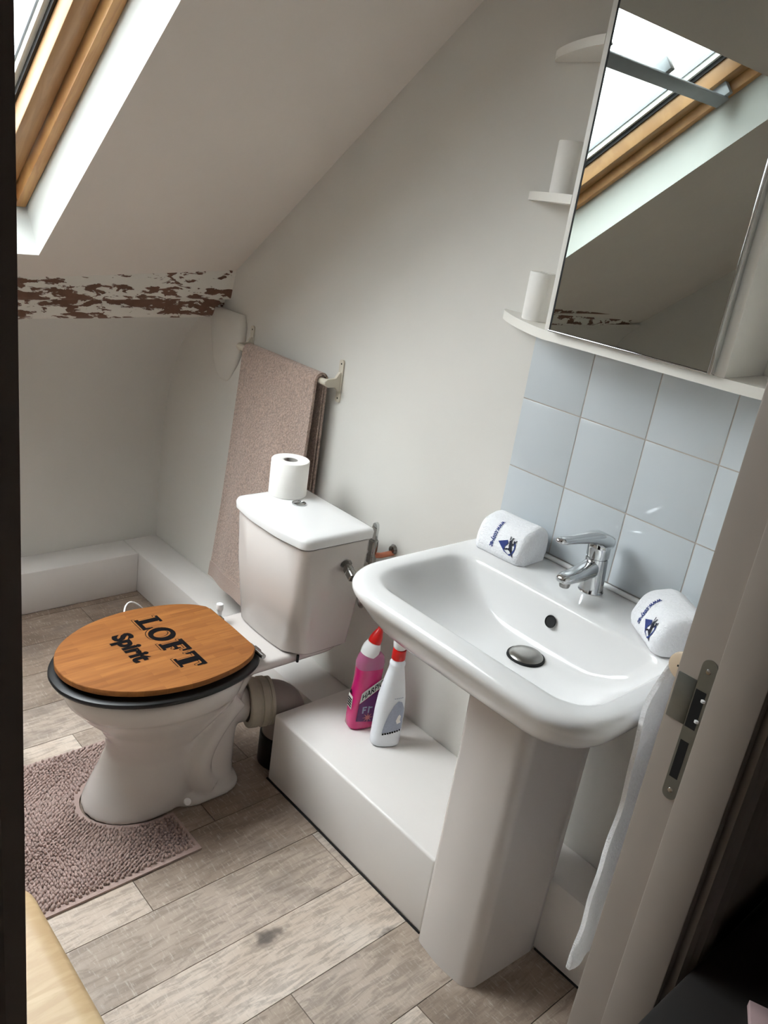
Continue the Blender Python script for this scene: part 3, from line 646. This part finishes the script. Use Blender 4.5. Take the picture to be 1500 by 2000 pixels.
# small folded guest towels with a printed badge
def guest_towel(name, label, center, ang, lx, ly, lz, seed):
    root = thing(name, label, 'towel', center, 'small guest towels on the basin')
    rn = random.Random(seed); ca, sa = math.cos(ang), math.sin(ang); C0 = Vector(center)
    sec = fillet([(-ly*.5, 0), (ly*.5, 0), (ly*.46, lz*.80), (ly*.12, lz), (-ly*.36, lz*.86), (-ly*.52, lz*.30)], [.014, .014, .03, .03, .035, .02], 6)
    ns = len(sec)
    def surf(u, j, s=1.0):
        y, z = sec[j % ns]; x = (u-.5)*lx
        bul = .0030*math.sin(u*9+j*.21+seed)
        e = min(u, 1-u); k = 1 if e > .12 else (1-(1-e/.12)**2*.28)
        cz = lz*.5; y2 = y*k*(1+bul*3); z2 = cz+(z-cz)*k*(1+bul*3)
        z2 = max(z2-.0*lz, .0006) if z > .004 else .0006
        return C0+Vector((ca*x-sa*y2, sa*x+ca*y2, z2))
    loops = [[surf(i/22, j) for j in range(ns)] for i in range(23)]
    tw = obj('cloth', LO(loops), m_wtowel, root, angle=80)
    bvh = BVHTree.FromPolygons([v.co.copy() for v in tw.data.vertices], [tuple(p.vertices) for p in tw.data.polygons])
    # fold line inside the front edge
    def front(u, v):
        """u along the towel 0..1, v 0..1 up the front face"""
        idx = list(range(ns-1, 28, -1)); L_ = [0]
        q = [Vector(surf(u, i)) for i in idx]
        for i in range(1, len(q)): L_.append(L_[-1]+(q[i]-q[i-1]).length)
        d = v*L_[-1]; nrm = Vector((sa, -ca, .35)).normalized()
        if d <= 0: p = q[0]+(q[0]-q[1]).normalized()*-d*.6
        else:
            i = 1
            while i < len(q)-1 and L_[i] < d: i += 1
            p = q[i-1].lerp(q[i], (d-L_[i-1])/max(1e-9, L_[i]-L_[i-1]))
        h_ = bvh.ray_cast(p+nrm*.03, -nrm)
        return (h_[0] if h_[0] is not None else p) + nrm*.0012
    vs, fs = fontmesh('www.cosy-ac', .13, .004)
    xm_ = max(v[0] for v in vs)
    flat('printed_web_address', [(.37+b*.95, 1.02-a/xm_*1.0) for a, b in vs], fs, front, m_navy, tw)
    tri = polys([(.50, .30), (.66, .46), (.69, .36), (.655, .22), (.665, .04)])
    flat('printed_badge', *join2(tri, ringpoly(.74, .24, .105, .30, .022, .07, 14, -1.35, 1.2), polys([(.655, .05), (.76, -.04), (.86, -.02), (.76, -.01), (.66, .09)])), front, m_navy, tw)
    fig = polys([(.70, .46), (.735, .52), (.75, .42), (.765, .28), (.72, .26)], [(.735, .30), (.765, .32), (.80, .18), (.855, -.06), (.84, -.07), (.77, .12), (.725, .16)], [(.74, .2), (.72, .16), (.655, .10), (.65, .13), (.70, .2)], [(.755, .32), (.79, .36), (.835, .56), (.82, .56), (.78, .42), (.75, .36)],
                [(.685, .60), (.70, .62), (.71, .50), (.695, .47)], [(.74, .60), (.76, .60), (.74, .48), (.725, .48)], [(.775, .50), (.80, .53), (.80, .47), (.78, .45)])
    flat('printed_figure', *fig, lambda u, v: Vector(front(u, v))+Vector((sa, -ca, .35)).normalized()*.0006, m_navyd, tw)
    return root
guest_towel('guest_towel', 'small folded white towel with navy badge, left of the chrome tap', (.098, -.072, .8185), math.radians(3), .128, .105, .078, 2)
guest_towel('guest_towel', 'small folded white towel with navy badge, right of the tap by the door jamb', (.497, -.098, .8195), math.radians(-38), .13, .105, .080, 5)

# ------------------------------------------------------------------ cleaning bottles
def se(cx_, cy_, z, a, b, ang, e=2.6, n=32, tilt=0):
    o = []; ca, sa = math.cos(ang), math.sin(ang)
    for k in range(n):
        t_ = 2*math.pi*k/n; c, s = math.cos(t_), math.sin(t_)
        x = a*math.copysign(abs(c)**(2/e), c); y = b*math.copysign(abs(s)**(2/e), s)
        o.append((cx_+ca*x-sa*y, cy_+sa*x+ca*y, z+tilt*x))
    return o
ZB = .2056
# magenta cleaner
px, py, pa = -.207, -.132, math.radians(74)
pk = thing('toilet_cleaner_bottle', 'magenta toilet cleaner bottle with angled neck and red cap', 'bottle', (px, py, ZB))
body = obj('bottle', LO([se(px, py, ZB+z, a, b, pa, e) for z, a, b, e in ((.000, .036, .022, 3.4), (.006, .041, .026, 3.4), (.03, .041, .026, 3.4), (.09, .040, .0255, 3.2), (.125, .036, .024, 3), (.15, .035, .0245, 3), (.172, .036, .0245, 3), (.176, .036, .0245, 3))]), m_mag, pk, angle=50)
dx, dy = math.cos(pa), math.sin(pa)
obj('shoulder', LO([se(px, py, ZB+.1762, .036, .0245, pa, 3), se(px, py, ZB+.19, .037, .024, pa, 3), se(px, py, ZB+.207, .033, .023, pa, 2.6), se(px-dx*.003, py-dy*.003, ZB+.216, .026, .021, pa, 2.3)]), m_mauve, pk, angle=50)
nk = Vector((px-dx*.008, py-dy*.008, ZB+.211)); nd = Vector((dx*.30, dy*.30, .95)).normalized()
obj('neck', LA([(.001, 0), (.0225, 0), (.0235, .008), (.0225, .022), (.018, .034), (.001, .036)], nk, nd, 28), m_whitepl, pk, angle=50)
obj('cap', LA([(.001, 0), (.0165, 0), (.0165, .010), (.0135, .022), (.009, .034), (.0075, .036), (.0065, .046), (.001, .048)], nk+nd*.035, nd, 24), m_red, pk, angle=50)
def fmap(cx_, cy_, ang, b, off=0.0008):
    """flat print on the broad face (normal -y in bottle space)"""
    ca, sa = math.cos(ang), math.sin(ang)
    return lambda u, v: (cx_+ca*u+sa*(b+off), cy_+sa*u-ca*(b+off), ZB+v)
fm = fmap(px, py, pa, .0262)
flat('label_band', *polys([(-.024, .112), (-.027, .082), (.034, .128), (.034, .154), (-.018, .118)]), fm, m_labelw, body)
vs, fs = fontmesh('HARPIC', .026, .0004); xm = max(v[0] for v in vs); k = .75
flat('label_lettering', [(-.022+a/xm*.054, .091+b*.95+a/xm*.054*k) for a, b in vs], fs, fmap(px, py, pa, .0262, .0014), m_ink, body)
flat('label_panel', *polys([(-.027, .080), (-.030, .03), (.030, .02), (.034, .126)]), fm, m_violet, body)
flat('label_print', *polys(bxp(-.016, -.012, .052, .072), bxp(-.012, -.004, .068, .072), bxp(-.012, -.006, .060, .064), bxp(.000, .004, .052, .072), bxp(.004, .012, .066, .070)), fmap(px, py, pa, .0262, .0014), m_label, body)
star = []
for i in range(16):
    r_ = .016 if i % 2 == 0 else .005; star.append((.002+r_*math.cos(i*math.pi/8), .038+r_*math.sin(i*math.pi/8)))
flat('label_star', *polys(star), fmap(px, py, pa, .0262, .0014), m_labelp, body)
# side label on the narrow end
ca, sa = math.cos(pa), math.sin(pa)
def smap(off): return lambda u, v: (px-ca*(.0408+off-abs(u/.0255)**3.3*.0125)+sa*u, py-sa*(.0408+off-abs(u/.0255)**3.3*.0125)-ca*u, ZB+v)
flat('side_label', *polys(bxp(-.012, .012, .058, .096)), smap(.0008), m_labelw, body)
flat('side_label_print', *polys(*[bxp(-.010, .010, .062+i*.007, .0672+i*.007) for i in range(4)]), smap(.0014), m_ink, body)
flat('side_label_flame', *polys([(-.008, .10), (.008, .10), (.003, .108), (0, .115), (-.004, .108)]), smap(.0008), m_ink, body)
# white spray bottle
wx, wy, wa = -.118, -.128, math.radians(62)
wk = thing('spray_bottle', 'white cleaning spray bottle with red collar on the boxed step', 'bottle', (wx, wy, ZB))
wbod = obj('bottle', LO([se(wx, wy, ZB+z*1.06, a, b, wa, e) for z, a, b, e in ((.0, .033, .021, 2.8), (.004, .037, .025, 2.8), (.02, .038, .026, 2.7), (.09, .037, .026, 2.6), (.13, .034, .025, 2.5), (.17, .027, .021, 2.3), (.20, .021, .018, 2.1), (.212, .0185, .0175, 2), (.216, .0195, .0185, 2), (.222, .0195, .0185, 2), (.226, .0155, .0155, 2), (.231, .0145, .0145, 2))]), m_whitebt, wk, angle=60)
obj('collar', LA([(.001, 0), (.0165, 0), (.0172, .002), (.0165, .026), (.001, .027)], (wx, wy, ZB+.2451), n=28), m_red, wk)
cw, sw = math.cos(wa), math.sin(wa)
obj('spray_head', LO([se(wx+cw*d, wy+sw*d, ZB+z+.0141, a, b, wa, 2.4) for z, a, b, d in ((.2585, .012, .013, 0), (.262, .016, .015, 0), (.275, .019, .0155, .001), (.295, .021, .0155, .003), (.305, .024, .0145, .004), (.309, .022, .012, .004))]), m_whitepl, wk, angle=60)
obj('trigger', LO([se(wx+cw*d, wy+sw*d, ZB+z+.0141, .004, .006, wa, 2.4, 12) for z, d in ((.296, .026), (.285, .030), (.27, .031), (.258, .028))]), m_whitepl, wk)
def wm(u, v):
    # print wrapped on the broad face
    tt = u/.040; bb = .0262*(1-abs(tt)**2.7)**(1/2.7) if abs(tt) < 1 else 0
    sh = 1 if v < .11 else 1-(v-.11)*1.6
    b_ = bb*sh+.0011
    return (wx+cw*u*sh+sw*b_, wy+sw*u*sh-cw*b_, ZB+v)
arc = [(-.019+.050*i/12, .045+.010*i/12) for i in range(13)] + [(.031, .09), (.030, .115), (.022, .135), (.012, .138), (.001, .125), (-.009, .10), (-.016, .07)]
def fanpoly(ps, n=6):
    vs, fs = [], []
    c = (sum(p[0] for p in ps)/len(ps), sum(p[1] for p in ps)/len(ps)); N = len(ps)
    for k in range(n+1):
        for p in ps: vs.append((c[0]+(p[0]-c[0])*k/n, c[1]+(p[1]-c[1])*k/n))
    for k in range(n):
        for j in range(N): fs.append((k*N+j, k*N+(j+1) % N, (k+1)*N+(j+1) % N, (k+1)*N+j))
    return vs, fs
flat('back_label', *fanpoly(arc), wm, m_label, wbod)
up_ = lambda h: (lambda u, v: tuple(Vector(wm(u, v))+Vector((sw, -cw, 0))*h))
bars = [bxp(-.018+.006*i, -.0135+.006*i, .0395+.0015*i, .0445+.0015*i) for i in range(8)]
flat('label_print', *polys(*bars), up_(.0004), m_ink, wbod)
flat('label_print', *polys(*[bxp(.0+.005*i, .0038+.005*i, .1445+.0006*i, .1465+.0006*i) for i in range(5)]), up_(.0004), m_label, wbod)
flat('label_print', *polys([(.012, .082), (.016, .096), (.02, .10), (.024, .094), (.022, .084), (.026, .076), (.016, .072)]), up_(.0006), m_labelw, wbod)

# ------------------------------------------------------------------ toilet roll on the cistern
rx, ry, rz = -.582, -.165, .7160
roll = thing('toilet_roll', 'new white toilet roll standing on the cistern lid', 'toilet roll', (rx, ry, rz))
obj('paper', LA([(.019, .0004), (.049, .0), (.0505, .002), (.0505, .093), (.0490, .0955), (.021, .0955), (.019, .094)], (rx, ry, rz), n=48, closed=True), m_paper, roll, angle=50)
obj('core', LA([(.0172, .002), (.0188, .002), (.0188, .0935), (.0172, .0935)], (rx, ry, rz), n=32, closed=True), m_card, roll)

# ------------------------------------------------------------------ towel rail and pink towel
def rail(name, label, wallpt, length, along, outd, zr):
    """two brackets and a rod; along/out are unit vectors"""
    a, o_ = Vector(along), Vector(outd); w0 = Vector(wallpt)
    root = thing(name, label, 'towel rail', tuple(w0), 'cream towel rails')
    for s in (0, 1):
        b0 = w0+a*length*s
        bmx = bmesh.new()
        prof = fillet([(-.0085, -.058), (.0085, -.058), (.0085, .058), (-.0085, .058)], .006, 4)
        A = [b0+a*u+Vector((0, 0, v))+o_*.0006 for u, v in prof]; loft(bmx, [A, [p+o_*.0045 for p in A]])
        br = obj('bracket_plate', bmx, m_beigepl, root, angle=30)
        bmx = bmesh.new()
        web = fillet([(.004, .032), (.020, .008), (.050, .006), (.056, -.006), (.046, -.016), (.020, -.016), (.004, -.034)], .006, 3)
        A = [b0+a*(-.004)+o_*u+Vector((0, 0, v)) for u, v in web]; loft(bmx, [A, [p+a*.008 for p in A]])
        obj('bracket_arm', bmx, m_beigepl, root, angle=30)
        for v in (.047, -.047):
            sub('screw_hole', LA([(.0003, 0), (.0028, 0), (.0003, .0012)], b0+Vector((0, 0, v))+o_*.005, o_, 10), m_darkgap, br)
    p = w0+o_*.046+Vector((0, 0, -.004))
    obj('rod', TU([p-a*.002, p+a*(length+.002)], .0095, 18), m_beigepl, root)
    return root
rail('towel_rail', 'cream towel rail holding the pink-beige towel on the sink wall', (-1.052, 0, 1.006), .435, (1, 0, 0), (0, -1, 0), 1.0)
# pink towel: folded over the rod, two layers
RY, RZ = -.046, 1.002
def towel_mesh(x0, x1, path, th, fold=0, seed=0):
    bmx = bmesh.new(); nx = 26; rn = random.Random(seed); rows = []
    P_ = [Vector((0, y, z)) for y, z in path]
    n = len(P_)
    for i, p in enumerate(P_):
        d = (P_[min(i+1, n-1)]-P_[max(i-1, 0)]).normalized(); nrm = Vector((0, -d.z, d.y))
        row = []
        drop = max(0, RZ-p.z)
        for k in range(nx+1):
            u = k/nx; amp = .015*min(1, drop/.5)
            off = amp*(math.sin(u*7.5+seed)+.5*math.sin(u*15+1.3*seed))*(.6 if p.y < RY else .3)
            xx = x0+(x1-x0)*u + (.5-u)*(-.04)*min(1, drop/.75)*(1 if p.y < RY else .3) - fold*drop
            row.append((Vector((xx, p.y+off*(1 if p.y < RY else 0), p.z)), nrm))
        rows.append(row)
    top = [[bmx.verts.new(c+nr*th/2) for c, nr in r] for r in rows]; bot = [[bmx.verts.new(c-nr*th/2) for c, nr in r] for r in rows]
    for i in range(n-1):
        for k in range(nx):
            bmx.faces.new((top[i][k], top[i][k+1], top[i+1][k+1], top[i+1][k])); bmx.faces.new((bot[i][k], bot[i+1][k], bot[i+1][k+1], bot[i][k+1]))
        for k in (0, nx): bmx.faces.new((top[i][k], top[i+1][k], bot[i+1][k], bot[i][k]))
    for i in (0, n-1):
        for k in range(nx): bmx.faces.new((top[i][k], top[i][k+1], bot[i][k+1], bot[i][k]))
    return bmx
def over(rad, zf, zb, yfb, ybb):
    front = [(RY-rad+(yfb-(RY-rad))*(1-t)**1.2, zf+(RZ-zf)*t) for t in [i/30 for i in range(30)]]
    arc_ = [(RY-rad*math.cos(a), RZ+rad*math.sin(a)) for a in [math.pi*i/10 for i in range(11)]]
    back = [(RY+rad+(ybb-(RY+rad))*t, RZ-(RZ-zb)*t) for t in [i/20 for i in range(1, 21)]]
    return front+arc_+back
pt = thing('bath_towel', 'long pink-beige bath towel draped over the cream rail', 'towel', (-.83, RY, .25))
obj('outer_layer', towel_mesh(-1.0, -.642, over(.0185, .245, .50, -.098, -.012), .007, .05, 1), m_pink, pt, angle=80)
obj('inner_layer', towel_mesh(-.995, -.646, over(.0125, .30, .45, -.066, -.022), .004, .05, 2), m_pink, pt, angle=80)
# hem bands and edge seam of the outer layer
def hem_band(z0, z1, off):
    pth = over(.0185, .245, .50, -.098, -.012)[:30]
    sel = [p for p in pth if z0 <= p[1] <= z1]
    return sel
hp = [(y-.0042, z) for y, z in over(.0185, .245, .50, -.098, -.012)[:3]]
obj('hem', towel_mesh(-1.001, -.641, hp, .003, .05, 1), m_pinkhem, pt, angle=80)

# ------------------------------------------------------------------ bathroom cabinet with mirror door
DC = .14
cab = thing('mirror_cabinet', 'white wall cabinet with mirror door and open corner shelves', 'cabinet', (.30, 0, 1.28))
ZS = 1.281
def shelf_outline(front=-DC):
    xl, xr, a, b = -.102, .697, .117, .482
    o = [(b, front)]
    o += [(xr-.0, -.02)] if False else [(b+(xr-b)*math.sin(t), front*math.cos(t)**1.0-.001) for t in [math.pi/2*i/14 for i in range(15)]]
    o += [(a-(a-xl)*(t/1.5708)**.85, front*(1-t/1.5708)**.8-.001) for t in [math.pi/2*i/14 for i in range(14, -1, -1)]]
    return o
def right_outline(front=-DC):
    return [(.4825, -.001), (.4825, front)] + [(.4825+(.697-.4825)*math.sin(t), front*math.cos(t)**1.0-.001) for t in [math.pi/2*i/14 for i in range(1, 15)]]
def left_outline(front=-DC):
    return [(.1165, -.001), (.1165, front)] + [(.1165-(.1165+.095)*(t/1.5708)**.85, front*(1-t/1.5708)**.8-.001) for t in [math.pi/2*i/14 for i in range(1, 15)]]
def shp(o, z0, z1): return PR(o, 2, z0, z1)
so = shelf_outline()
seen = []; 
for p in so:
    if not seen or (Vector(p)-Vector(seen[-1])).length > 1e-4: seen.append(p)
obj('bottom_shelf', shp(seen, ZS, ZS+.018), m_cab, cab, angle=30)
for z in (1.522, 1.776):
    obj('corner_shelf', shp(left_outline(), z, z+.016), m_cab, cab, angle=30)
    obj('corner_shelf', shp(right_outline(), z, z+.016), m_cab, cab, angle=30)
obj('top_shelf', shp(seen, 2.02, 2.038), m_cab, cab, angle=30)
for x0, x1 in ((.117, .135), (.464, .482)):
    obj('side_panel', B(x0, x1, -DC, -.001, ZS+.0182, 2.0198, .001), m_cab, cab)
obj('back_panel', B(.1352, .4638, -.006, -.001, ZS+.0182, 2.0198), m_cab, cab, smooth=False)
dr = obj('mirror_door', B(.1355, .4605, -DC-.012, -DC-.0005, ZS+.020, 2.018, .001), m_matblack, cab)
sub('mirror', B(.1420, .4585, -DC-.0145, -DC-.0122, ZS+.023, 2.015), m_mirror, dr)
sub('chrome_edge', B(.4588, .4655, -DC-.0155, -DC-.0006, ZS+.020, 2.018, .001), m_chrome, dr)
sub('chrome_edge', B(.1365, .4588, -DC-.0155, -DC-.010, ZS+.0195, ZS+.0225, .0008), m_chrome, dr)
# white paper cups on the corner shelves
def cup(label, x, y, z, h):
    r = thing('paper_roll', label, 'roll', (x, y, z), 'rolls on the corner shelves')
    obj('paper', LA([(.010, .0), (.0270, 0), (.0280, .002), (.0280, h-.002), (.0270, h), (.010, h), (.009, h-.002)], (x, y, z), n=36, closed=True), m_cup, r, angle=50)
    obj('core', LA([(.0075, .001), (.0088, .001), (.0088, h-.001), (.0075, h-.001)], (x, y, z), n=20, closed=True), m_card, r)
cup('white paper roll on the lowest corner shelf left of the mirror', .026, -.055, ZS+.0184, .093)
cup('white paper roll on the middle corner shelf left of the mirror', .032, -.055, 1.5384, .093)

# ------------------------------------------------------------------ second rail with white towel by the doorway
YR = -.385
r2 = rail('towel_rail', 'cream towel rail holding the white towel beside the door jamb', (XD, YR+.015, .938), .30, (0, 1, 0), (-1, 0, 0), .93)
ec = obj('end_cap', LA([(.001, 0), (.019, 0), (.0215, .003), (.0215, .007), (.019, .009), (.001, .0095)], (XD-.046, YR+.0155, .934), (0, -1, 0), 28), m_beigecap, r2, angle=40)
cr = sub('cap_screw', B(XD-.0525, XD-.0395, YR+.0045, YR+.0062, .9328, .9352), m_darkgap, ec)
sub('cap_screw', B(XD-.0472, XD-.0448, YR+.0045, YR+.0062, .9275, .9405), m_darkgap, ec)
bmx = bmesh.new(); nx = 16; rows = []
path = [(-.0155-.020*math.sin(min(1, (1-t)*4)*1.57)-.004*(1-t) - .003*math.sin(t*9) - .0012*math.sin(t*31), .30+(.93-.30)*t) for t in [i/26 for i in range(26)]] + [(-.014*math.cos(a), .936+.014*math.sin(a)) for a in [math.pi*i/8 for i in range(9)]] + [(.014+.006*t, .93-.45*t) for t in [i/12 for i in range(1, 13)]]
for th in (-.004, .004):
    rows.append([[bmx.verts.new((XD-.046+o_+th + .004*math.sin(k*.9+i*.2), YR+.022+.19*k/nx+.006*math.sin(i*.45), z)) for k in range(nx+1)] for i, (o_, z) in enumerate(path)])
n_ = len(path)
for s in range(2):
    for i in range(n_-1):
        for k in range(nx):
            q = (rows[s][i][k], rows[s][i][k+1], rows[s][i+1][k+1], rows[s][i+1][k]); bmx.faces.new(q if s else q[::-1])
for i in range(n_-1):
    for k in (0, nx): bmx.faces.new((rows[0][i][k], rows[0][i+1][k], rows[1][i+1][k], rows[1][i][k]))
for i in (0, n_-1):
    for k in range(nx): bmx.faces.new((rows[0][i][k], rows[0][i][k+1], rows[1][i][k+1], rows[1][i][k]))
o = obj('hand_towel', bmx, m_wtowel, None, angle=80); tag(o, 'long white towel hanging behind the door jamb', 'towel')

# ------------------------------------------------------------------ bath mat
MX0, MX1, MY0, MY1 = -.705, -.222, -1.06, -.575
mat = thing('bath_mat', 'dusty pink chenille pedestal mat cut out around the toilet foot', 'bath mat', ((MX0+MX1)/2, (MY0+MY1)/2, 0))
def inside_cut(x, y, pad=0):
    # U-shaped cut-out round the pan foot
    a = .118+pad; yc = -.60; dx_ = abs(x-TX)
    if dx_ > a: return False
    return y > yc-(.162+pad)*math.sqrt(max(0, 1-(dx_/a)**2))
cut = []
for i in range(25):
    a = math.pi*i/24; cut.append((TX+.114*math.cos(a), -.60-.157*math.sin(a)))
outp = [(MX0, MY1), (MX0, MY0), (MX1, MY0), (MX1, MY1), (TX+.112, MY1)] + cut + [(TX-.112, MY1)]
obj('backing', PR(outp, 2, .0007, .006), m_matback, mat, smooth=False)
ico = bmesh.new(); bmesh.ops.create_icosphere(ico, subdivisions=1, radius=1); iv = [v.co.copy() for v in ico.verts]; ifc = [tuple(v.index for v in f.verts) for f in ico.faces]; ico.free()
vs, fs = [], []; rp = random.Random(11); p_ = .0090; j = 0
y = MY0+.012
while y < MY1-.008:
    x = MX0+.010+(p_/2 if j % 2 else 0)
    while x < MX1-.012:
        xx, yy = x+rp.uniform(-.0016, .0016), y+rp.uniform(-.0016, .0016)
        if not inside_cut(xx, yy, .007):
            lx_, ly_ = .35*math.sin(xx*31+yy*13), .35*math.sin(yy*27-xx*9); r_ = rp.uniform(.0038, .0046); h_ = rp.uniform(.0075, .0110); b = len(vs)
            for c in iv:
                z = max(.004, .008+c.z*h_); vs.append((xx+c.x*r_+lx_*c.z*.006, yy+c.y*r_+ly_*c.z*.006, z))
            fs += [tuple(i+b for i in f) for f in ifc]
        x += p_
    y += p_*.87; j += 1
me = bpy.data.meshes.new('tufts'); me.from_pydata(vs, [], fs); me.update()
for p in me.polygons: p.use_smooth = True
o = obj('chenille_tufts', me, m_chen, mat); o['kind'] = 'stuff'

# ------------------------------------------------------------------ wooden stool at the left, hall chest
st = thing('wooden_stool', 'pale figured wooden stool top with rounded corner beside the left door jamb', 'stool', (.30, -1.29, 0))
def stl(ins, z): return rr(.075+ins, .60-ins, -1.50+ins, -1.083-ins, .045, z, 8)
obj('stool_top', LO([stl(.008, .418), stl(.001, .424), stl(0, .434), stl(.002, .444), stl(.010, .450), stl(.03, .4505)]), m_stool, st, angle=60)
for x, y in ((.13, -1.45), (.55, -1.45), (.13, -1.12), (.55, -1.12)):
    obj('leg', LA([(.016, 0), (.018, .01), (.022, .4175)], (x, y, .0008), n=16), m_stool, st)
ch = thing('dark_chest', 'nearly black low chest against the hall wall', 'chest', (1.0, -.2, -.02))
obj('chest_body', B(.835, 1.10, -.72, .45, -.0195, .575, .004), m_darkchest, ch)
obj('chest_top', B(.832, 1.11, -.73, .46, .5755, .60, .006), m_darkchest, ch)
o = obj('paper_box', PR([(.905, -.478), (.945, -.462), (1.03, -.62), (.99, -.636)], 2, .6008, .612, .001), m_pinkpaper, None); tag(o, 'small dusty pink card box lying on the dark hall chest', 'box')
